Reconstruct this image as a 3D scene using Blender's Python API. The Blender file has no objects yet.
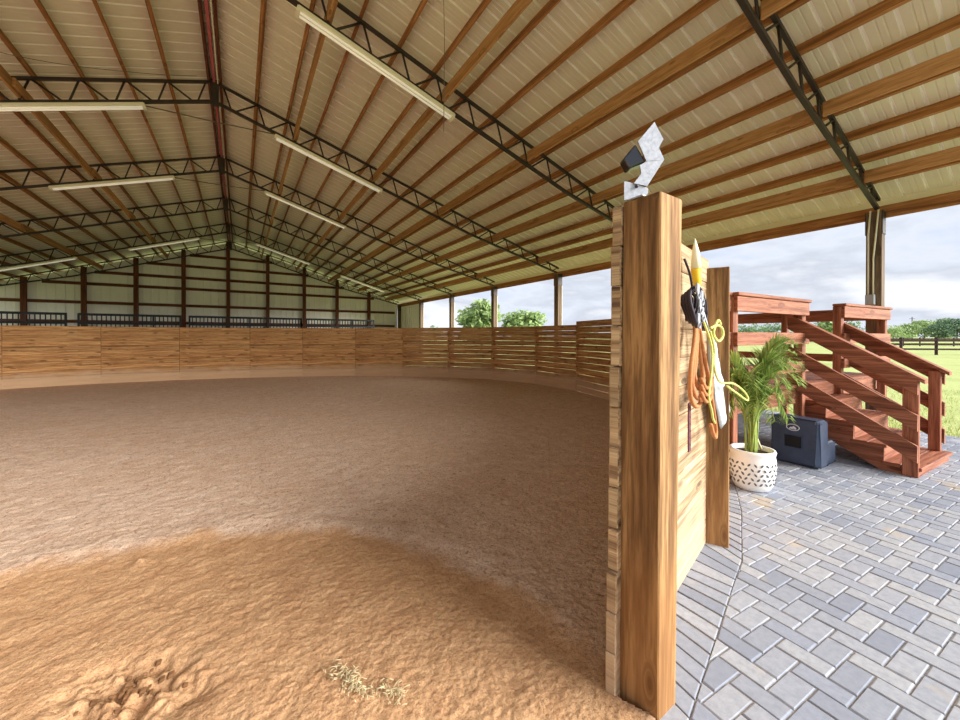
import bpy, math, random
import numpy as np
from mathutils import Vector, Matrix
random.seed(7); np.random.seed(7)
C = bpy.context.scene.collection
PI = math.pi
def V(*a): return Vector(a)

# ------------------------------------------------------------------ mesh builder
class MB:
    def __init__(s): s.v=[]; s.f=[]; s.uv=[]; s.sm=[]
    def add(s, vs, fs, uvs=None, smooth=False):
        b=len(s.v); s.v+= [tuple(p) for p in vs]
        for i,f in enumerate(fs):
            s.f.append([b+k for k in f]); s.sm.append(smooth)
            s.uv.append(uvs[i] if uvs else [(0,0)]*len(f))
    def hexa(s, P, ax, ch=0.0):
        """box from centre P, three half-axis vectors ax (first = grain), chamfer ch"""
        P=Vector(P); A=[Vector(a) for a in ax]; L=[a.length for a in A]
        U=[a/l if l else a for a,l in zip(A,L)]
        ch=min(ch, min(L)*0.45)
        if U[0].cross(U[1]).dot(U[2])<0: U[2]=-U[2]
        vid={}; vs=[]; loc=[]
        def vert(sg,k):
            key=(sg,k)
            if key not in vid:
                l=[sg[i]*(L[i]-(ch if i!=k else 0)) for i in range(3)]
                vid[key]=len(vs); loc.append(l)
                vs.append(P+U[0]*l[0]+U[1]*l[1]+U[2]*l[2])
            return vid[key]
        fs=[]
        for k in range(3):
            a,b=(k+1)%3,(k+2)%3
            for sk in (-1,1):
                q=[]
                for sa,sb in ((-1,-1),(1,-1),(1,1),(-1,1)):
                    sg=[0,0,0]; sg[k]=sk; sg[a]=sa; sg[b]=sb
                    q.append(vert(tuple(sg),k if ch else 0))
                if sk<0: q.reverse()
                fs.append(q)
        if ch:
            for k in range(3):       # edges along k
                a,b=(k+1)%3,(k+2)%3
                for sa in (-1,1):
                    for sb in (-1,1):
                        def sg(sk):
                            r=[0,0,0]; r[k]=sk; r[a]=sa; r[b]=sb; return tuple(r)
                        q=[vert(sg(-1),a),vert(sg(1),a),vert(sg(1),b),vert(sg(-1),b)]
                        if sa*sb<0: q.reverse()
                        fs.append(q)
            for sx in (-1,1):
                for sy in (-1,1):
                    for sz in (-1,1):
                        q=[vert((sx,sy,sz),0),vert((sx,sy,sz),1),vert((sx,sy,sz),2)]
                        if sx*sy*sz<0: q.reverse()
                        fs.append(q)
        uvs=[]
        for q in fs:
            p=[Vector(loc[i]) for i in q]; n=(p[1]-p[0]).cross(p[2]-p[1])
            m=max(range(3),key=lambda i:abs(n[i]))
            if m==0: uvs.append([(l[1]*.3+7,l[2]) for l in p])
            else:
                o=3-m
                uvs.append([(l[0], l[o]+m*1.7+(0.9 if n[m]>0 else 0)) for l in p])
        s.add(vs,fs,uvs)
    def box(s, x0,x1,y0,y1,z0,z1, grain=0, ch=0.0):
        c=((x0+x1)/2,(y0+y1)/2,(z0+z1)/2); h=[V((x1-x0)/2,0,0),V(0,(y1-y0)/2,0),V(0,0,(z1-z0)/2)]
        o=[grain]+[i for i in range(3) if i!=grain]
        s.hexa(c,[h[i] for i in o],ch)
    def beam(s, p0,p1,w,h,up=(0,0,1),ch=0.0):
        p0=Vector(p0); p1=Vector(p1); d=(p1-p0); L=d.length; d/=L
        side=d.cross(Vector(up))
        if side.length<1e-5: side=d.cross(V(0,1,0))
        side.normalize(); u=side.cross(d)
        s.hexa((p0+p1)/2,[d*(L/2),side*(w/2),u*(h/2)],ch)
    def tube(s, pts, r, n=8, caps=True):
        pts=[Vector(p) for p in pts]; rs=r if isinstance(r,(list,tuple)) else [r]*len(pts)
        t0=(pts[1]-pts[0]).normalized(); a=t0.orthogonal().normalized(); vs=[]; fs=[]; uvs=[]
        ln=0
        for i,p in enumerate(pts):
            t=(pts[min(i+1,len(pts)-1)]-pts[max(i-1,0)]).normalized()
            a=(a-t*a.dot(t)).normalized(); b=t.cross(a)
            for k in range(n):
                th=2*PI*k/n; vs.append(p+(a*math.cos(th)+b*math.sin(th))*rs[i])
        for i in range(len(pts)-1):
            l2=ln+(pts[i+1]-pts[i]).length
            for k in range(n):
                k2=(k+1)%n
                fs.append([i*n+k,i*n+k2,(i+1)*n+k2,(i+1)*n+k])
                uvs.append([(ln,k/n),(ln,(k+1)/n),(l2,(k+1)/n),(l2,k/n)])
            ln=l2
        if caps:
            fs.append(list(range(n-1,-1,-1))); uvs.append([(0,0)]*n)
            m=(len(pts)-1)*n; fs.append([m+k for k in range(n)]); uvs.append([(0,0)]*n)
        s.add(vs,fs,uvs,True)
    def lathe(s, prof, c, n=32, cap0=True):
        c=Vector(c); vs=[]; fs=[]; uvs=[]
        for r,z in prof:
            for k in range(n):
                th=2*PI*k/n; vs.append(c+V(r*math.cos(th),r*math.sin(th),z))
        for i in range(len(prof)-1):
            for k in range(n):
                k2=(k+1)%n
                fs.append([i*n+k,i*n+k2,(i+1)*n+k2,(i+1)*n+k])
                uvs.append([(k/n,prof[i][1]),((k+1)/n,prof[i][1]),((k+1)/n,prof[i+1][1]),(k/n,prof[i+1][1])])
        if cap0: fs.append(list(range(n-1,-1,-1))); uvs.append([(0,0)]*n)
        s.add(vs,fs,uvs,True)
    def prism(s, poly, o, ex, ey, ez, t):
        """polygon in plane (ex,ey) at o, extruded by t along ez"""
        o=Vector(o); ex,ey,ez=Vector(ex),Vector(ey),Vector(ez); n=len(poly)
        vs=[o+ex*a+ey*b for a,b in poly]+[o+ex*a+ey*b+ez*t for a,b in poly]
        area=sum(poly[i][0]*poly[(i+1)%n][1]-poly[(i+1)%n][0]*poly[i][1] for i in range(n))
        flip=(area*ex.cross(ey).dot(ez)*(1 if t>0 else -1))>0
        f0=list(range(n)); f1=[n+i for i in range(n)]
        fs=[]; uvs=[]
        a=f0[::-1] if flip else f0; b=f1 if flip else f1[::-1]
        fs+= [a,b]; uvs+= [[poly[i%n] for i in a],[poly[i%n] for i in b]]
        for i in range(n):
            j=(i+1)%n; q=[i,j,n+j,n+i]
            if not flip: q.reverse()
            L=math.hypot(poly[j][0]-poly[i][0],poly[j][1]-poly[i][1])
            fs.append(q); uvs.append([(0,0),(L,0),(L,t),(0,t)])
        s.add(vs,fs,uvs)

def origin_of(parent):
    o=Vector((0,0,0))
    while parent is not None: o+=parent.location; parent=parent.parent
    return o
def obj(name, mb, m, parent=None, local=False):
    """one mesh object; builder coordinates are world unless local (relative to parent)"""
    me=bpy.data.meshes.new(name)
    off=Vector((0,0,0)) if (local or parent is None) else origin_of(parent)
    me.from_pydata([(x-off.x,y-off.y,z-off.z) for x,y,z in mb.v],[],mb.f)
    uv=me.uv_layers.new(name='UVMap')
    flat=np.array([c for f in mb.uv for q in f for c in q],dtype=np.float32)
    uv.data.foreach_set('uv',flat)
    me.polygons.foreach_set('use_smooth',np.array(mb.sm,dtype=bool))
    me.materials.append(m); me.update()
    o=bpy.data.objects.new(name,me); C.objects.link(o)
    if parent is not None: o.parent=parent
    return o
def tag(o,label,cat,group=None):
    o['label']=label; o['category']=cat
    if group: o['group']=group
    return o
def thing(name,label,cat,loc=(0,0,0),group=None,rz=0):
    o=bpy.data.objects.new(name,None); o.empty_display_size=.2; C.objects.link(o)
    o.location=loc; o.rotation_euler=(0,0,rz); return tag(o,label,cat,group)
def solid(name,label,cat,mb,m,loc,group=None):
    """a thing that is one mesh with its origin at its base"""
    o=obj(name,mb,m); off=Vector(loc); o.data.transform(Matrix.Translation(-off)); o.location=off
    return tag(o,label,cat,group)
def struct(name,mb,m):
    o=obj(name,mb,m); o['kind']='structure'; return o
def copy_tree(o,parent=None):
    c=o.copy(); C.objects.link(c)
    if parent is not None: c.parent=parent
    for ch in list(o.children): copy_tree(ch,c)
    return c
ORD=['first','second','third','fourth','fifth','sixth','seventh','eighth','ninth','tenth','eleventh','twelfth','thirteenth','fourteenth','fifteenth','sixteenth']

# ------------------------------------------------------------------ materials
def srgb(r,g,b):
    f=lambda c:(c/255/12.92 if c/255<=.04045 else ((c/255+.055)/1.055)**2.4)
    return (f(r),f(g),f(b),1)
class N:
    def __init__(s,name):
        s.m=bpy.data.materials.new(name); s.m.use_nodes=True; s.t=s.m.node_tree; s.n=s.t.nodes; s.l=s.t.links
        s.p=s.n['Principled BSDF']
    def node(s,ty,**kw):
        n=s.n.new(ty)
        for k,v in kw.items():
            if k.startswith('i_'): 
                key=k[2:]; key=int(key) if key.isdigit() else key.replace('_',' ')
                if hasattr(v,'is_linked'): s.l.new(v,n.inputs[key])
                else: n.inputs[key].default_value=v
            else: setattr(n,k,v)
        return n
    def link(s,a,b): s.l.new(a,b)
    def math(s,op,a,b=0.0,c=0.0):
        n=s.node('ShaderNodeMath',operation=op)
        for i,x in enumerate((a,b,c)):
            if hasattr(x,'is_linked'): s.l.new(x,n.inputs[i])
            else: n.inputs[i].default_value=x
        return n.outputs[0]
    def ramp(s,f,stops):
        n=s.node('ShaderNodeValToRGB'); s.l.new(f,n.inputs[0]); e=n.color_ramp.elements
        while len(e)<len(stops): e.new(.5)
        for x,(p,c) in zip(e,stops): x.position=p; x.color=c if len(c)==4 else (*c,1)
        return n.outputs[0]
    def mix(s,f,a,b,bt='MIX'):
        n=s.node('ShaderNodeMix',data_type='RGBA',blend_type=bt)
        for i,x in ((0,f),(6,a),(7,b)):
            if hasattr(x,'is_linked'): s.l.new(x,n.inputs[i])
            else: n.inputs[i].default_value=x
        return n.outputs[2]
    def bump(s,h,strength=.3,dist=.01):
        n=s.node('ShaderNodeBump'); n.inputs['Strength'].default_value=strength; n.inputs['Distance'].default_value=dist
        s.l.new(h,n.inputs['Height']); s.l.new(n.outputs[0],s.p.inputs['Normal'])
    def base(s,c,rough=.6,metal=0,spec=.3):
        if hasattr(c,'is_linked'): s.l.new(c,s.p.inputs['Base Color'])
        else: s.p.inputs['Base Color'].default_value=c
        s.p.inputs['Roughness'].default_value=rough; s.p.inputs['Metallic'].default_value=metal
        s.p.inputs['Specular IOR Level'].default_value=spec
    def noise(s,vec=None,scale=5,detail=4,rough=.55,dist=0):
        n=s.node('ShaderNodeTexNoise'); n.inputs['Scale'].default_value=scale; n.inputs['Detail'].default_value=detail
        n.inputs['Roughness'].default_value=rough; n.inputs['Distortion'].default_value=dist
        if vec is not None: s.l.new(vec,n.inputs['Vector'])
        return n.outputs[0]

def wood(name,dark,mid,light,knots=.5,dust=None,rough=.75,vary=.35,gs=22.0):
    k=N(name); uv=k.node('ShaderNodeUVMap',uv_map='UVMap').outputs[0]
    rnd=k.node('ShaderNodeNewGeometry').outputs['Random Per Island']
    sp=k.node('ShaderNodeSeparateXYZ',i_0=uv)
    r1=k.math('MULTIPLY',rnd,57.3); r2=k.math('MULTIPLY',rnd,23.7)
    cu=k.math('ADD',k.math('MULTIPLY',sp.outputs[0],1.1),r1)
    cv=k.math('ADD',k.math('MULTIPLY',sp.outputs[1],gs),r2)
    vec=k.node('ShaderNodeCombineXYZ',i_0=cu,i_1=cv,i_2=r2).outputs[0]
    # knots
    kv=k.node('ShaderNodeCombineXYZ',i_0=k.math('ADD',k.math('MULTIPLY',sp.outputs[0],2.2),r1),i_1=k.math('ADD',k.math('MULTIPLY',sp.outputs[1],7.0),r2),i_2=r1).outputs[0]
    vo=k.node('ShaderNodeTexVoronoi'); vo.inputs['Scale'].default_value=1.0; k.link(kv,vo.inputs['Vector'])
    kd=k.ramp(vo.outputs['Distance'],[(0.05,(1,1,1)),(0.24,(0,0,0))])
    # grain, bent round the knots
    gv=k.node('ShaderNodeVectorMath',operation='ADD',i_0=vec)
    bend=k.node('ShaderNodeCombineXYZ',i_1=k.math('MULTIPLY',kd,2.2)).outputs[0]; k.link(bend,gv.inputs[1])
    g=k.noise(gv.outputs[0],1.0,5,.6,.35)
    col=k.ramp(g,[(.30,dark),(.47,mid),(.62,light),(.75,mid)])
    fine=k.noise(gv.outputs[0],4.5,3,.6)
    col=k.mix(k.math('MULTIPLY',k.ramp(fine,[(.38,(1,1,1)),(.52,(0,0,0))]),.45),col,dark)
    kc=(dark[0]*.35,dark[1]*.32,dark[2]*.35,1)
    col=k.mix(k.math('MULTIPLY',kd,knots),col,kc)
    # board to board variation
    val=k.math('ADD',1-vary/2,k.math('MULTIPLY',k.math('FRACT',k.math('MULTIPLY',rnd,91.7)),vary))
    hs=k.node('ShaderNodeHueSaturation'); k.link(val,hs.inputs['Value']); k.link(col,hs.inputs['Color']); col=hs.outputs[0]
    if dust:
        gp=k.node('ShaderNodeNewGeometry').outputs['Position']; z=k.node('ShaderNodeSeparateXYZ',i_0=gp).outputs[2]
        dn=k.noise(gp,1.6,3,.6); lim,amt,dc=dust
        f=k.node('ShaderNodeMapRange',interpolation_type='SMOOTHSTEP'); k.link(k.math('ADD',z,k.math('MULTIPLY',k.math('SUBTRACT',dn,.5),lim*.7)),f.inputs[0])
        f.inputs[1].default_value=lim; f.inputs[2].default_value=lim*.45; f.inputs[3].default_value=0; f.inputs[4].default_value=amt
        col=k.mix(f.outputs[0],col,dc)
    k.base(col,rough,0,.25)
    k.bump(k.math('SUBTRACT',g,k.math('MULTIPLY',kd,.3)),.35,.004)
    return k.m
def plain(name,c,rough=.5,metal=0,spec=.4,var=.0,scale=6,bump=0):
    k=N(name)
    if var:
        g=k.noise(k.node('ShaderNodeTexCoord').outputs['Object'],scale,5,.6)
        c2=tuple(min(1,x*(1+var)) for x in c[:3])+(1,); c1=tuple(x*(1-var) for x in c[:3])+(1,)
        k.base(k.ramp(g,[(.3,c1),(.7,c2)]),rough,metal,spec)
        if bump: k.bump(g,bump,.004)
    else: k.base(c,rough,metal,spec)
    return k.m
M={}
M['fence']=wood('pen_boards',srgb(122,80,46),srgb(190,140,88),srgb(216,172,116),.85,(.50,.8,srgb(212,180,146)),vary=.34)
M['weathered']=wood('weathered_boards',srgb(104,80,62),srgb(174,146,112),srgb(206,182,146),.9,(.5,.5,srgb(206,178,146)),vary=.3,rough=.85,gs=26)
M['post']=wood('post_timber',srgb(74,52,30),srgb(128,94,60),srgb(176,138,92),.8,(.75,.35,srgb(176,124,72)),vary=.1,gs=16)
M['endgrain']=wood('end_boards',srgb(150,95,55),srgb(186,128,82),srgb(205,150,100),.1)
M['purlin']=wood('purlin_timber',srgb(108,68,38),srgb(152,102,60),srgb(178,128,80),.35,vary=.4)
M['brace']=wood('brace_timber',srgb(140,96,58),srgb(180,132,84),srgb(196,150,102),.3,vary=.25)
M['barnpost']=wood('barn_post_timber',srgb(74,60,48),srgb(104,86,68),srgb(130,112,92),.3,vary=.2)
M['redwood']=wood('stained_deck',srgb(92,52,34),srgb(140,84,60),srgb(172,112,84),.5,vary=.4,rough=.6)
M['wallwood']=wood('wall_timber',srgb(70,36,22),srgb(98,54,34),srgb(120,70,46),.2,vary=.2)
M['steel']=plain('dark_steel',srgb(62,53,48),.5,.3,.4,.15,9)
M['roof']=plain('roof_sheet',srgb(222,213,194),.38,0,.5,.03,1.2)
M['rib_highlight']=plain('roof_rib_highlight',srgb(250,247,238),.38,0,.5)  # paler than the sheet: light caught inside the ribs, put into the colour
M['siding']=plain('wall_siding',srgb(244,240,232),.5,0,.35,.04,1.0)
M['ridgered']=plain('ridge_red',srgb(176,92,98),.5,0,.3,.1,5)
M['galv']=plain('galvanised',srgb(158,162,172),.5,.3,.4,.22,70)
M['whitepaint']=plain('white_enamel',srgb(232,226,205),.45,0,.4,.03,4)
M['blackpipe']=plain('black_rail',srgb(34,36,42),.45,.1,.4,.1,8)
M['darkwood']=plain('dark_fence_timber',srgb(70,52,52),.8,0,.2,.25,3)
M['kerbline']=plain('kerb_edge',srgb(150,150,150),.8)
M['pot']=plain('pot_glaze',srgb(240,240,238),.35,0,.5,.02,8)
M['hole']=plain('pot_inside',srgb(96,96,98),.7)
M['soil']=plain('potting_soil',srgb(62,48,38),.95,0,.1,.3,30,.6)
M['blue']=plain('moulded_plastic',srgb(58,70,92),.55,0,.4,.25,7,.15)
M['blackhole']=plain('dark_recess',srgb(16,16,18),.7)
M['badge']=plain('badge_white',srgb(225,228,232),.5)
M['rope']=plain('orange_rope',srgb(184,124,80),.8,0,.2,.15,60,.3)
M['limerope']=plain('lime_rope',srgb(204,208,120),.8,0,.2,.12,60,.3)
M['nylon']=plain('dark_nylon',srgb(44,36,46),.6,0,.3,.15,40)
M['strap']=plain('plum_strap',srgb(98,56,66),.6,0,.3,.1,30)
M['whitecloth']=plain('white_flag_cloth',srgb(200,206,210),.8,0,.2,.14,40,.2)
M['grip']=plain('yellow_grip',srgb(240,196,40),.5)
M['cream']=plain('cream_plastic',srgb(240,234,200),.45)
M['glossblack']=plain('glossy_black',srgb(18,20,30),.08,0,.8)
M['trim']=plain('cream_trim',srgb(236,232,206),.5)
M['wire']=plain('grey_wire',srgb(110,100,86),.6)
M['grey']=plain('grey_box',srgb(178,184,188),.5,.1,.4)
M['trunk']=plain('bark',srgb(96,80,62),.9,0,.1,.3,6)
M['stone']=plain('clods',srgb(122,88,60),.95,0,.1,.35,25,.6)
M['hay']=plain('pale_hay',srgb(206,190,150),.9,0,.1,.15,20)
def leafmat(name,a,b,trans=.25):
    k=N(name); r=k.node('ShaderNodeNewGeometry').outputs['Random Per Island']
    c=k.ramp(r,[(0,a),(1,b)]); k.base(c,.55,0,.3)
    k.p.inputs['Transmission Weight'].default_value=0
    d=k.node('ShaderNodeBsdfTranslucent'); k.link(c,d.inputs[0])
    mx=k.node('ShaderNodeMixShader'); mx.inputs[0].default_value=trans
    k.link(k.p.outputs[0],mx.inputs[1]); k.link(d.outputs[0],mx.inputs[2]); k.link(mx.outputs[0],k.n['Material Output'].inputs[0])
    return k.m
M['palm']=leafmat('palm_leaf',srgb(84,124,48),srgb(196,214,128),.35)
M['palmstem']=plain('palm_stem',srgb(150,168,84),.6,0,.3,.2,20)
M['drystem']=plain('dry_stem',srgb(226,222,170),.6,0,.3,.1,20)
M['leafA']=leafmat('tree_leaf',srgb(120,146,88),srgb(176,196,130))
M['leafB']=leafmat('far_leaf',srgb(104,132,96),srgb(150,174,126))
M['leafC']=leafmat('dark_leaf',srgb(72,98,78),srgb(112,138,104))
M['grassblade']=leafmat('grass_blade',srgb(150,166,90),srgb(192,198,128),.2)

def lampmat():
    k=N('lamp_diffuser'); k.base(srgb(240,234,206),.4,0,.3)
    k.p.inputs['Emission Color'].default_value=(1,.95,.86,1); k.p.inputs['Emission Strength'].default_value=.16
    return k.m
M['lamp']=lampmat()

def pavermat():
    k=N('paver_concrete'); r=k.node('ShaderNodeNewGeometry').outputs['Random Per Island']
    gp=k.node('ShaderNodeNewGeometry').outputs['Position']
    c=k.ramp(r,[(0,srgb(132,139,154)),(.35,srgb(156,161,171)),(.7,srgb(170,173,178)),(1,srgb(144,151,166))])
    n=k.noise(gp,28,5,.7); c=k.mix(k.math('MULTIPLY',k.ramp(n,[(.35,(1,1,1)),(.6,(0,0,0))]),.42),c,srgb(118,124,138))
    st=k.noise(gp,2.1,3,.6); c=k.mix(k.math('MULTIPLY',k.ramp(st,[(.63,(0,0,0)),(.72,(1,1,1))]),.45),c,srgb(196,176,138))
    k.base(c,.72,0,.3); k.bump(n,.25,.003); return k.m
M['paver']=pavermat()
M['joint']=plain('joint_sand',srgb(150,146,142),.95,0,.1,.25,30)

def sandmat():
    k=N('arena_sand'); gp=k.node('ShaderNodeNewGeometry').outputs['Position']
    sp=k.node('ShaderNodeSeparateXYZ',i_0=gp)
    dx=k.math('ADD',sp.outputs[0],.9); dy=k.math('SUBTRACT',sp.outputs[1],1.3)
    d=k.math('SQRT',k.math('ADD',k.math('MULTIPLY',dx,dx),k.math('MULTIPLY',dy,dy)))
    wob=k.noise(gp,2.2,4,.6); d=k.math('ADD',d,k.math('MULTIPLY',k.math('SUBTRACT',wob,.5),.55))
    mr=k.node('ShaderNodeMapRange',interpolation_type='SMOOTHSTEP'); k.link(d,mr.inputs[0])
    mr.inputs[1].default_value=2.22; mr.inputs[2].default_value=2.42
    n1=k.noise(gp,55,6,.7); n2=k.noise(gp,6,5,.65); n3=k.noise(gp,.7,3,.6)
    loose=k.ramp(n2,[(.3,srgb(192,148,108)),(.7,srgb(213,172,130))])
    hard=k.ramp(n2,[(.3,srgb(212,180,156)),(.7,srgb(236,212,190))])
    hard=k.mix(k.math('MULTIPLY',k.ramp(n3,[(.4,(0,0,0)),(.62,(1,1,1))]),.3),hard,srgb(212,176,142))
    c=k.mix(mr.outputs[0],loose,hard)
    c=k.mix(k.math('MULTIPLY',k.ramp(n1,[(.34,(1,1,1)),(.5,(0,0,0))]),.48),c,srgb(116,76,52))
    n4=k.noise(gp,170,3,.7); c=k.mix(k.math('MULTIPLY',k.ramp(n4,[(.36,(1,1,1)),(.46,(0,0,0))]),.5),c,srgb(104,70,48))
    c=k.mix(k.math('MULTIPLY',k.ramp(n1,[(.60,(0,0,0)),(.72,(1,1,1))]),.35),c,srgb(238,206,170))
    k.base(c,.95,0,.1)
    n5=k.noise(gp,26,4,.75,.6); c=k.mix(k.math('MULTIPLY',k.math('MULTIPLY',k.ramp(n5,[(.36,(1,1,1)),(.44,(0,0,0))]),mr.outputs[0]),.55),c,srgb(112,80,62))
    k.base(c,.95,0,.1)
    h=k.math('ADD',k.math('MULTIPLY',n1,.6),k.math('MULTIPLY',k.noise(gp,18,4,.65),1.0))
    k.bump(h,.8,.02); return k.m
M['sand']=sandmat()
def grassmat():
    k=N('grass_ground'); gp=k.node('ShaderNodeNewGeometry').outputs['Position']
    a=k.noise(gp,.35,5,.65); b=k.noise(gp,14,4,.7)
    c=k.ramp(a,[(.3,srgb(160,172,104)),(.55,srgb(186,192,128)),(.75,srgb(176,184,116))])
    c=k.mix(k.math('MULTIPLY',k.ramp(b,[(.35,(1,1,1)),(.6,(0,0,0))]),.4),c,srgb(122,142,78))
    k.base(c,.9,0,.1); k.bump(b,.5,.03); return k.m
M['grass']=grassmat()

# ------------------------------------------------------------------ camera
F=379.54
cam=bpy.data.cameras.new('camera'); co=bpy.data.objects.new('camera',cam); C.objects.link(co)
cam.sensor_width=36; cam.sensor_fit='HORIZONTAL'; cam.lens=F/960*36; cam.shift_y=-(360-338.4)/960
cam.clip_start=.05; cam.clip_end=2000
co.location=(0,0,1.5); co.rotation_euler=(PI/2-.005,0,-.5645); bpy.context.scene.camera=co

# ------------------------------------------------------------------ barn numbers
K=5.175; XR=-.414; ZR=1.5+K; SR,SL=.3015,.334
TY=[(.3506+.7315*k)*K for k in range(7)]
def ztop(X): return ZR-(SR*(X-XR) if X>XR else SL*(XR-X))
def rp(side,dx,dz=0.0,Y=0.0): return V(XR+side*dx, Y, ZR-(SR if side>0 else SL)*dx+dz)
EX=9.05; DXE=EX-XR
Y0,Y1=-.6,26.3

# roof sheet: ribbed, both slopes
mb=MB()
prof=[]; y=Y0; z0=.143
while y<Y1:
    prof+=[(y,0),(y+.036,0.0),(y+.042,.042),(y+.074,.042),(y+.080,0),(y+.140,0),(y+.146,.006),(y+.160,.006),(y+.166,0),(y+.205,0),(y+.211,.006),(y+.225,.006),(y+.231,0)]
    y+=.265
prof.append((Y1,0))
for side in (1,-1):
    dxs=[0,DXE+.35]
    vs=[]; 
    for dx in dxs:
        for (yy,h) in prof: vs.append(rp(side,dx,z0+h,yy))
    n=len(prof); fs=[[i,i+1,n+i+1,n+i] for i in range(n-1)]
    if side<0: fs=[f[::-1] for f in fs]
    mb.add(vs,fs)
roof=struct('ceiling',mb,M['roof']); roof.data.materials.append(M['rib_highlight'])
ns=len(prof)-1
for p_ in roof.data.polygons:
    if (p_.index%ns)%13 in (1,2,3): p_.material_index=1  # rib faces take the painted highlight
so=roof.modifiers.new('thick','SOLIDIFY'); so.thickness=.004; so.offset=1

# eave headers and fascia (structure)
mb=MB(); mb.box(EX+.1,EX+.14,Y0,Y1,3.49,3.70,1,.004); struct('trim_1',mb,M['purlin'])
mb=MB(); mb.box(EX+.352,EX+.38,Y0,Y1,3.58,3.93,1,.004); struct('trim_2',mb,M['trim'])
mb=MB(); XL=XR-DXE; mb.box(XL-.14,XL-.1,Y0,Y1,ztop(XL)-.3,ztop(XL)-.02,1,.004); struct('trim_3',mb,M['purlin'])

# purlins
pur=[.735+.593*k for k in range(15)]
for side,nm in ((1,'right'),(-1,'left')):
    s_=SR if side>0 else SL; up=V(side*s_,0,1).normalized()
    for i,dx in enumerate(pur):
        mb=MB(); c=rp(side,dx,.072); ya=Y0
        while ya<Y1-.1:
            yb=min(ya+7.56,Y1-.06); mb.beam(c+V(0,ya,0),c+V(0,yb-.004,0),.05,.138,up,.003); ya=yb
        solid('roof_purlin',f'timber roof purlin, {ORD[i]} one down from the ridge on the {nm} slope','purlin',mb,M['purlin'],c+V(0,Y0,-.07),'timber roof purlins under the metal sheet')
# lower lateral braces running through the truss webs
for side,nm,L in ((1,'right',(1.33,3.10,4.88,6.66,8.44)),(-1,'left',(2.51,4.88))):
    for i,dx in enumerate(L):
        mb=MB(); c=rp(side,dx+.13,-.28 if dx<6 else (-.2 if dx<8 else -.13))
        for a in range(-1,6):
            ya=Y0 if a<0 else TY[a]+.03; yb=TY[a+1]-.03
            mb.beam(c+V(0,ya,0),c+V(0,yb,0),.042,.18,(0,0,1),.003)
        # laps over the bottom chord
        for a in range(0,6): mb.beam(c+V(.045,TY[a]-.35,.02),c+V(.045,TY[a]+.35,.02),.04,.13,(0,0,1),.003)
        solid('lateral_brace',f'broad smooth timber brace through the truss webs, {ORD[i]} from the ridge on the {nm} slope','brace',mb,M['brace'],c+V(0,Y0,-.09),'lateral braces between the trusses')
# ridge
for s_,w in ((-.10,'left'),(.10,'right')):
    mb=MB(); mb.beam(V(XR+s_,Y0,ZR+.05),V(XR+s_,Y1-.06,ZR+.05),.04,.18,(0,0,1),.003)
    solid('ridge_board',f'dark timber ridge board on the {w} of the pink ridge pipe','beam',mb,M['wallwood'],(XR+s_,Y0,ZR-.04),'ridge boards')
mb=MB(); mb.beam(V(XR-.005,Y0,ZR-.02),V(XR-.005,Y1-.06,ZR-.02),.05,.07,(0,0,1),.006)
solid('ridge_pipe','pinkish red square pipe running along the ridge','pipe',mb,M['ridgered'],(XR,Y0,ZR-.06))
mb=MB(); mb.tube([V(XR+.055,y,ZR-.06+.015*math.sin(y*1.7)) for y in np.linspace(Y0,Y1-.1,60)],.012,6)
solid('ridge_conduit','thin pale conduit following the ridge beside the pink pipe','conduit',mb,M['trim'],(XR+.055,Y0,ZR-.08))

# trusses
def depth(dx): return .42 if dx<6 else .42-(dx-6)/(DXE-6)*.22
def make_truss():
    t=thing('steel_truss','x','truss',(0,0,0),'black steel roof trusses')
    for side in (1,-1):
        m=MB(); 
        m.beam(rp(side,.05,-.024),rp(side,DXE+.02,-.024),.05,.048,ch=.003)
        obj('top_chord',m,M['steel'],t)
        m=MB()
        m.beam(rp(side,.02,-depth(0)),rp(side,6,-depth(6)),.056,.055,ch=.003)
        m.beam(rp(side,6,-depth(6)),rp(side,DXE-.05,-depth(DXE)),.056,.055,ch=.003)
        obj('bottom_chord',m,M['steel'],t)
        m=MB(); nodes=[.12]+pur+[DXE-.05]
        for a,b in zip(nodes[:-1],nodes[1:]):
            mid=a+(b-a)*.26
            m.tube([rp(side,a+.03,-.04),rp(side,mid,-depth(mid))],.017,6)
            m.tube([rp(side,mid+.06,-depth(mid)),rp(side,b,-.04)],.017,6)
        obj('web',m,M['steel'],t)
    m=MB(); m.box(XR-.07,XR+.07,-.045,.045,ZR-.50,ZR+.01,2,.004); obj('ridge_plate',m,M['steel'],t)
    m=MB(); m.tube([V(XR-1.3,0,ZR-.90+.07),V(XR-.5,0,ZR-.74),V(XR+.9,0,ZR-.71)],.013,6); 
    m.tube([V(XR-1.3,0,ZR-.83),V(XR-1.3,0,ZR-.84+.0)],.01,6)
    return t
TL=['nearest steel truss, ending at the post beside the timber deck','second steel truss from the camera, crossing the top of the picture','third steel truss, the first whose ridge joint shows','fourth steel truss counted from the camera','fifth steel truss counted from the camera','sixth steel truss, last one before the gable wall','steel truss set against the far gable wall']
proto=make_truss()
trusses=[]
for k in range(7):
    t=proto if k==0 else copy_tree(proto)
    t.location=(0,TY[k],0); t['label']=TL[k]; trusses.append(t)
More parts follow.
